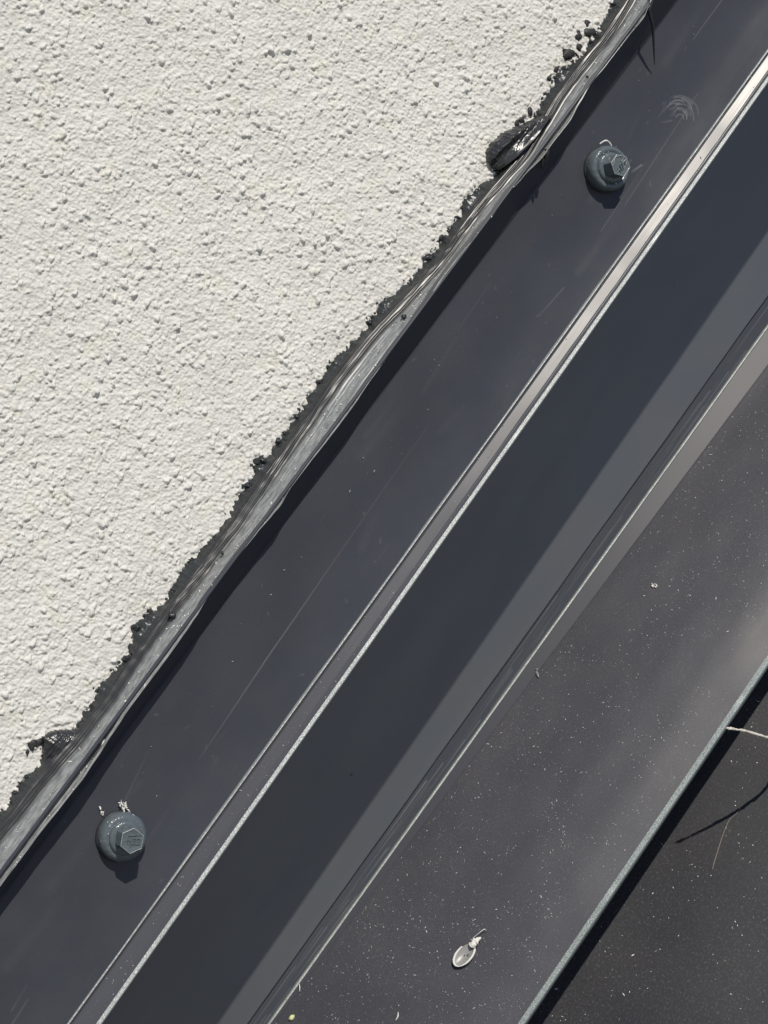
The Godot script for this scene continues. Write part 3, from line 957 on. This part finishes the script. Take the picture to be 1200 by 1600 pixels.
# ------------------------------------------------------------------ small things
func ragged(at: Vector3, nrm: Vector3, size: float, n: int, sd: int) -> ArrayMesh:
	# a torn crumb: thin crooked shreds pressed together
	var g := RandomNumberGenerator.new()
	g.seed = sd
	var st := SurfaceTool.new()
	var x := nrm.cross(Vector3(0.3, 0.9, 0.1)).normalized().rotated(nrm, g.randf() * TAU)
	var y := nrm.cross(x)
	for k in n * 2:
		var c := at + (x * g.randfn(0, 0.42) + y * g.randfn(0, 0.16) + nrm * absf(g.randfn(0, 0.08))) * size * 0.001
		var bx := (x + y * g.randfn(0, 0.6) + nrm * g.randfn(0, 0.3)).normalized()
		var bz := bx.cross(y + nrm * g.randfn(0, 0.5)).normalized()
		var by := bz.cross(bx)
		var pts := PackedVector3Array()
		var l := size * g.randf_range(0.18, 0.42)
		var w := size * g.randf_range(0.06, 0.16)
		for i in 7:
			var th := PI * i / 6.0
			for j in 9:
				var ph := TAU * j / 8.0
				var q := Vector3(cos(th), sin(th) * cos(ph), sin(th) * sin(ph))
				var kk := 1.0 + 1.1 * soft.get_noise_3d(q.x * 1.6 + sd * 7.0 + k * 3.0, q.y * 1.6, q.z * 1.6)
				pts.append(c + (bx * q.x * l + by * q.y * w + bz * (q.z * w * 0.6 + q.x * q.x * l * 0.35)) * kk * 0.001)
		st.append_from(solid(pts, 7, 9), 0, Transform3D())
	return st.commit()

func small_things() -> void:
	var out := WD
	var slope := D(0.038, -0.698, 0.715)
	var o := put("metal_swarf", ragged(P(-121.6, -14.0, 4.6), out, 2.2, 5, 4), M.white, self)
	tag(o, "white curled swarf on top of the lower left screw", "debris")
	o = put("metal_swarf", ragged(P(-126.6, -18.2, 3.6), out, 1.5, 3, 9), M.white, self)
	tag(o, "small white swarf crumb up and left of the lower left screw", "debris")
	o = put("metal_swarf", tube([P(142.2, -16.0, 4.6), P(144.3, -15.2, 5.2), P(144.8, -13.2, 5.0), P(144.2, -12.0, 4.8)], [0.22, 0.3, 0.25, 0.2], 6, 0.5), M.white, self)
	tag(o, "thin white looped swarf on top of the upper right screw", "debris")
	o = put("metal_swarf", ragged(P(-55.0, 79.6, -77.7), out, 1.0, 2, 12), M.hair, self)
	tag(o, "tiny dull crumb on the shaded upstand strip", "debris")
	# an oval cupped flake with a torn white end
	var f := thing("cupped_flake", "oval grey cupped flake with white rim lying on the dusty apron", "debris", Vector3.ZERO)
	var c := P(-84.6, 138.6, p4w(-84.6, 138.6))
	var long := (P(-77.9, 139.3, p4w(-77.9, 139.3)) - P(-88.8, 138.2, p4w(-88.8, 138.2))).normalized()
	var cross := slope.cross(long).normalized()
	var pts := PackedVector3Array()
	var rim := PackedVector3Array()
	for i in 9:
		var r := 1.0 - i / 8.0
		for j in 33:
			var ph := TAU * j / 32.0
			pts.append(c + (long * cos(ph) * 4.6 * r + cross * sin(ph) * 2.5 * r + slope * (0.45 + 0.9 * r * r)) * 0.001)
	put("cup", grid_mesh(pts, 9, 33, slope), M.flake, f)
	for j in 27:
		var ph := TAU * (j + 6.0) / 32.0
		rim.append(c + (long * cos(ph) * 4.7 + cross * sin(ph) * 2.6 + slope * 1.35) * 0.001)
	var ra := []
	for j in 27:
		ra.append(0.16 + 0.30 * absf(sin(j * 0.22 + 0.3)))
	put("rim", tube(Array(rim), ra, 6, 0.3), M.white, f)
	put("torn_end", tube([c + (long * 4.0 + slope * 1.3) * 0.001, c + (long * 6.0 + slope * 2.0 - cross * 0.2) * 0.001, c + (long * 8.2 + slope * 2.2 - cross * 0.8) * 0.001], [1.5, 1.25, 0.25], 8, 0.6), M.white, f)
	put("pin_hole", tube([c + (long * 0.8 - cross * 1.0 + slope * 0.75) * 0.001, c + (long * 0.9 - cross * 1.1 + slope * 1.0) * 0.001], [0.42, 0.3], 8), M.black, f)
	put("wisp", tube([c + (long * 6.4 + cross * 1.6 + slope * 0.8) * 0.001, c + (long * 9.0 + cross * 0.9 + slope * 1.6) * 0.001, c + (long * 11.2 + cross * 0.4 + slope * 1.4) * 0.001, c + (long * 11.4 - cross * 0.2 + slope * 0.8) * 0.001], [0.12, 0.1, 0.16, 0.1], 5), M.white, f)
	o = put("plaster_crumb", ragged(P(68.9, 128.3, p4w(68.9, 128.3) + 0.5), slope, 1.9, 4, 21), M.white, self)
	tag(o, "white ragged crumb alone on the upper middle of the dusty apron", "debris")
	o = put("plaster_crumb", ragged(P(16.6, 115.6, p4w(16.6, 115.6) + 0.4), slope, 2.0, 4, 22), M.flake, self)
	tag(o, "pale grey curled crumb on the apron close below its worn fold", "debris")
	o = put("plaster_crumb", ragged(P(-108.4, 121.0, p4w(-108.4, 121.0) + 0.3), slope, 1.2, 3, 23), M.flake, self)
	tag(o, "small grey crumb low on the apron between the seed and the flake", "debris")
	o = put("splinter", tube([P(-123.6, 106.9, -75.4), P(-124.6, 107.6, -74.6), P(-125.8, 108.2, -74.2)], [0.08, 0.22, 0.08], 6), M.white, self)
	tag(o, "short white splinter near the bottom of the apron fold above the seed", "debris")
	o = put("splinter", tube([P(-113.0, 132.0, p4w(-113.0, 132.0) + 0.3), P(-114.3, 132.5, p4w(-114.3, 132.5) + 0.4), P(-115.8, 132.6, p4w(-115.8, 132.6) + 0.3)], [0.1, 0.28, 0.1], 6), M.white, self)
	tag(o, "pale upright splinter at the bottom edge of the dusty apron", "debris")
	o = put("pale_seed", tube([P(-135.6, 109.9, -72.6), P(-135.0, 110.2, -72.2), P(-134.2, 110.4, -72.2), P(-133.4, 110.7, -72.4)], [0.2, 0.85, 0.85, 0.2], 10), M.seed, self)
	tag(o, "small yellow green seed at the bottom of the apron fold", "seed")
	# the fibre caught under the drip edge, and a hair lying on the lower sheet
	o = put("fibre_strand", tube([P(27.4, 152.6, -6.7), P(28.6, 154.5, -6.9), P(30.2, 157.4, -7.5), P(32.6, 161.9, -8.7), P(37.2, 172.0, -12.7), P(41.0, 179.1, -15.9), P(45.8, 186.4, -20.2), P(52.0, 196.0, -32.0), P(54.0, 204.0, -39.0)], [0.12, 0.55, 0.35, 0.45, 0.5, 0.55, 0.55, 0.5, 0.3], 9, 0.9), M.fibre, self)
	tag(o, "off-white frayed fibre strand sticking out past the drip edge at right", "strand")
	var hp := []
	for q in [[22.8, 199.6], [18.4, 199.3], [14.8, 198.6], [8.3, 199.2], [-0.4, 200.5], [-4.2, 201.2]]:
		hp.append(P(q[0], q[1], panw(q[0], q[1]) + 0.5))
	o = put("hair", tube(hp, [0.05, 0.1, 0.12, 0.13, 0.16, 0.12], 6), M.hair, self)
	tag(o, "thin curved brownish hair lying on the lower roof sheet", "hair")
	# burrs along the drip edge
	var k := 0
	for q in [[24.0, 0.9], [14.6, 1.4], [5.0, 0.8], [31.0, 0.7]]:
		k += 1
		o = put("edge_burr", ragged(P(q[0], lerpf(159.8, 170.8, (float(q[0]) + 170.0) / 340.0), -28.0), D(0, 0.6, 0.5).normalized(), q[1] * 1.5, 3, 60 + k), M.flake, self)
		tag(o, ["dull burr on the drip edge midway below the fibre strand", "largest curled burr low on the drip edge below the fibre strand", "lowest small burr on the drip edge", "burr on the drip edge just below the fibre strand"][k - 1], "burr")

func flake_mesh() -> ArrayMesh:
	var p := [Vector3(-1, -0.3, 0), Vector3(0.1, -0.8, 0.1), Vector3(1, 0.1, 0), Vector3(0.0, 0.7, 0.1), Vector3(0.1, 0.0, 0.7), Vector3(0, 0, -0.3)]
	var st := SurfaceTool.new()
	st.begin(Mesh.PRIMITIVE_TRIANGLES)
	st.set_smooth_group(-1)
	for q in [[0, 1, 4], [1, 2, 4], [2, 3, 4], [3, 0, 4], [1, 0, 5], [2, 1, 5], [3, 2, 5], [0, 3, 5]]:
		st.add_vertex(p[q[0]])
		st.add_vertex(p[q[2]])
		st.add_vertex(p[q[1]])
	st.generate_normals()
	return st.commit()

func scatter(called: String, label: String, at: Array, nrm: Vector3, mesh: Mesh, big: float, lightness: float) -> void:
	var mm := MultiMesh.new()
	mm.transform_format = MultiMesh.TRANSFORM_3D
	mm.use_colors = true
	mm.mesh = mesh
	mm.instance_count = at.size()
	var x := nrm.cross(UD).normalized()
	var y := nrm.cross(x)
	for i in at.size():
		var a := rng.randf() * TAU
		var s := (0.05 + 0.24 * pow(rng.randf(), 7.0)) * big * 0.001
		var le := 1.0 + (2.6 * rng.randf() if rng.randf() < 0.16 else 0.7 * rng.randf())
		var bx := x * cos(a) + y * sin(a)
		var by := nrm.cross(bx)
		mm.set_instance_transform(i, Transform3D(Basis(bx * s * le, by * s, nrm * s * 0.9), at[i]))
		var g := lightness * pow(rng.randf(), 0.45)
		mm.set_instance_color(i, Color(0.06 + g, 0.06 + g * 0.98, 0.06 + g * 0.93))
	var o := MultiMeshInstance3D.new()
	o.name = numbered(called)
	o.multimesh = mm
	o.material_override = M.speck
	add_child(o)
	tag(o, label, "dust")
	o.set_meta("kind", "stuff")

func dust() -> void:
	var fm := flake_mesh()
	var cl := FastNoiseLite.new()
	cl.seed = 77
	cl.frequency = 0.05
	cl.fractal_octaves = 3
	var slope := D(0.038, -0.698, 0.715).normalized()
	var at := []
	while at.size() < 14000:
		var u := rng.randf_range(-190, 230)
		var t := (u + 170.0) / 340.0
		var va := lerpf(106.4, 123.0, t)
		var vb := lerpf(155.5, 166.5, t)
		var f := rng.randf()
		var v := lerpf(va, vb, f)
		if rng.randf() > 0.55 + 0.6 * cl.get_noise_2d(u, v) - 0.25 * t:
			continue
		at.append(P(u, v, p4w(u, v) + 0.04))
	scatter("apron_dust", "white specks of dust scattered over the sloping apron", at, slope, fm, 0.78, 0.72)
	at = []
	while at.size() < 4500:
		var u := rng.randf_range(-130, 110)
		var v := rng.randf_range(160, 260)
		if rng.randf() > 0.5 + 0.6 * cl.get_noise_2d(u, v):
			continue
		at.append(P(u, v, panw(u, v) + 0.06))
	scatter("pan_dust", "white specks of dust on the lower roof sheet", at, slope, fm, 1.05, 0.85)
	at = []
	for k in 700:
		var u := rng.randf_range(-190, 60) if rng.randf() < 0.75 else rng.randf_range(-190, 210)
		var f := rng.randf_range(0.15, 0.85)
		var t := (u + 170.0) / 340.0
		at.append(P(u, lerpf(lerpf(10.85, 11.1, t), lerpf(18.2, 17.0, t), f), lerpf(lerpf(5.2, 8.6, t), lerpf(8.6, 11.8, t), f) + 0.1))
	scatter("hem_dust", "pale dust along the folded strip of the wall flashing", at, D(0, -0.45, 0.89), fm, 0.8, 0.5)
	at = []
	for k in 2000:
		var u := rng.randf_range(-190, 205)
		var p := sealant_point(u, rng.randf_range(0.50, 0.9))
		at.append(P(u, p.x - 0.05, p.y + 0.1))
	scatter("sealant_dust", "pale dust stuck to the smooth face of the sealant", at, D(0, -0.85, 0.5), fm, 1.3, 0.8)
	at = []
	for k in 160:
		var u := rng.randf_range(-190, 205)
		at.append(P(u, rng.randf_range(-18.0, -7.0), 3.0 + (u + 170.0) / 340.0 * 0.8 + 0.25))
	for k in 90:
		at.append(P(rng.randf_range(-170, 200), rng.randf_range(45.0, 100.0), -78.0))
	scatter("flashing_dust", "few pale specks on the flat faces of the flashings", at, WD, fm, 0.9, 0.5)
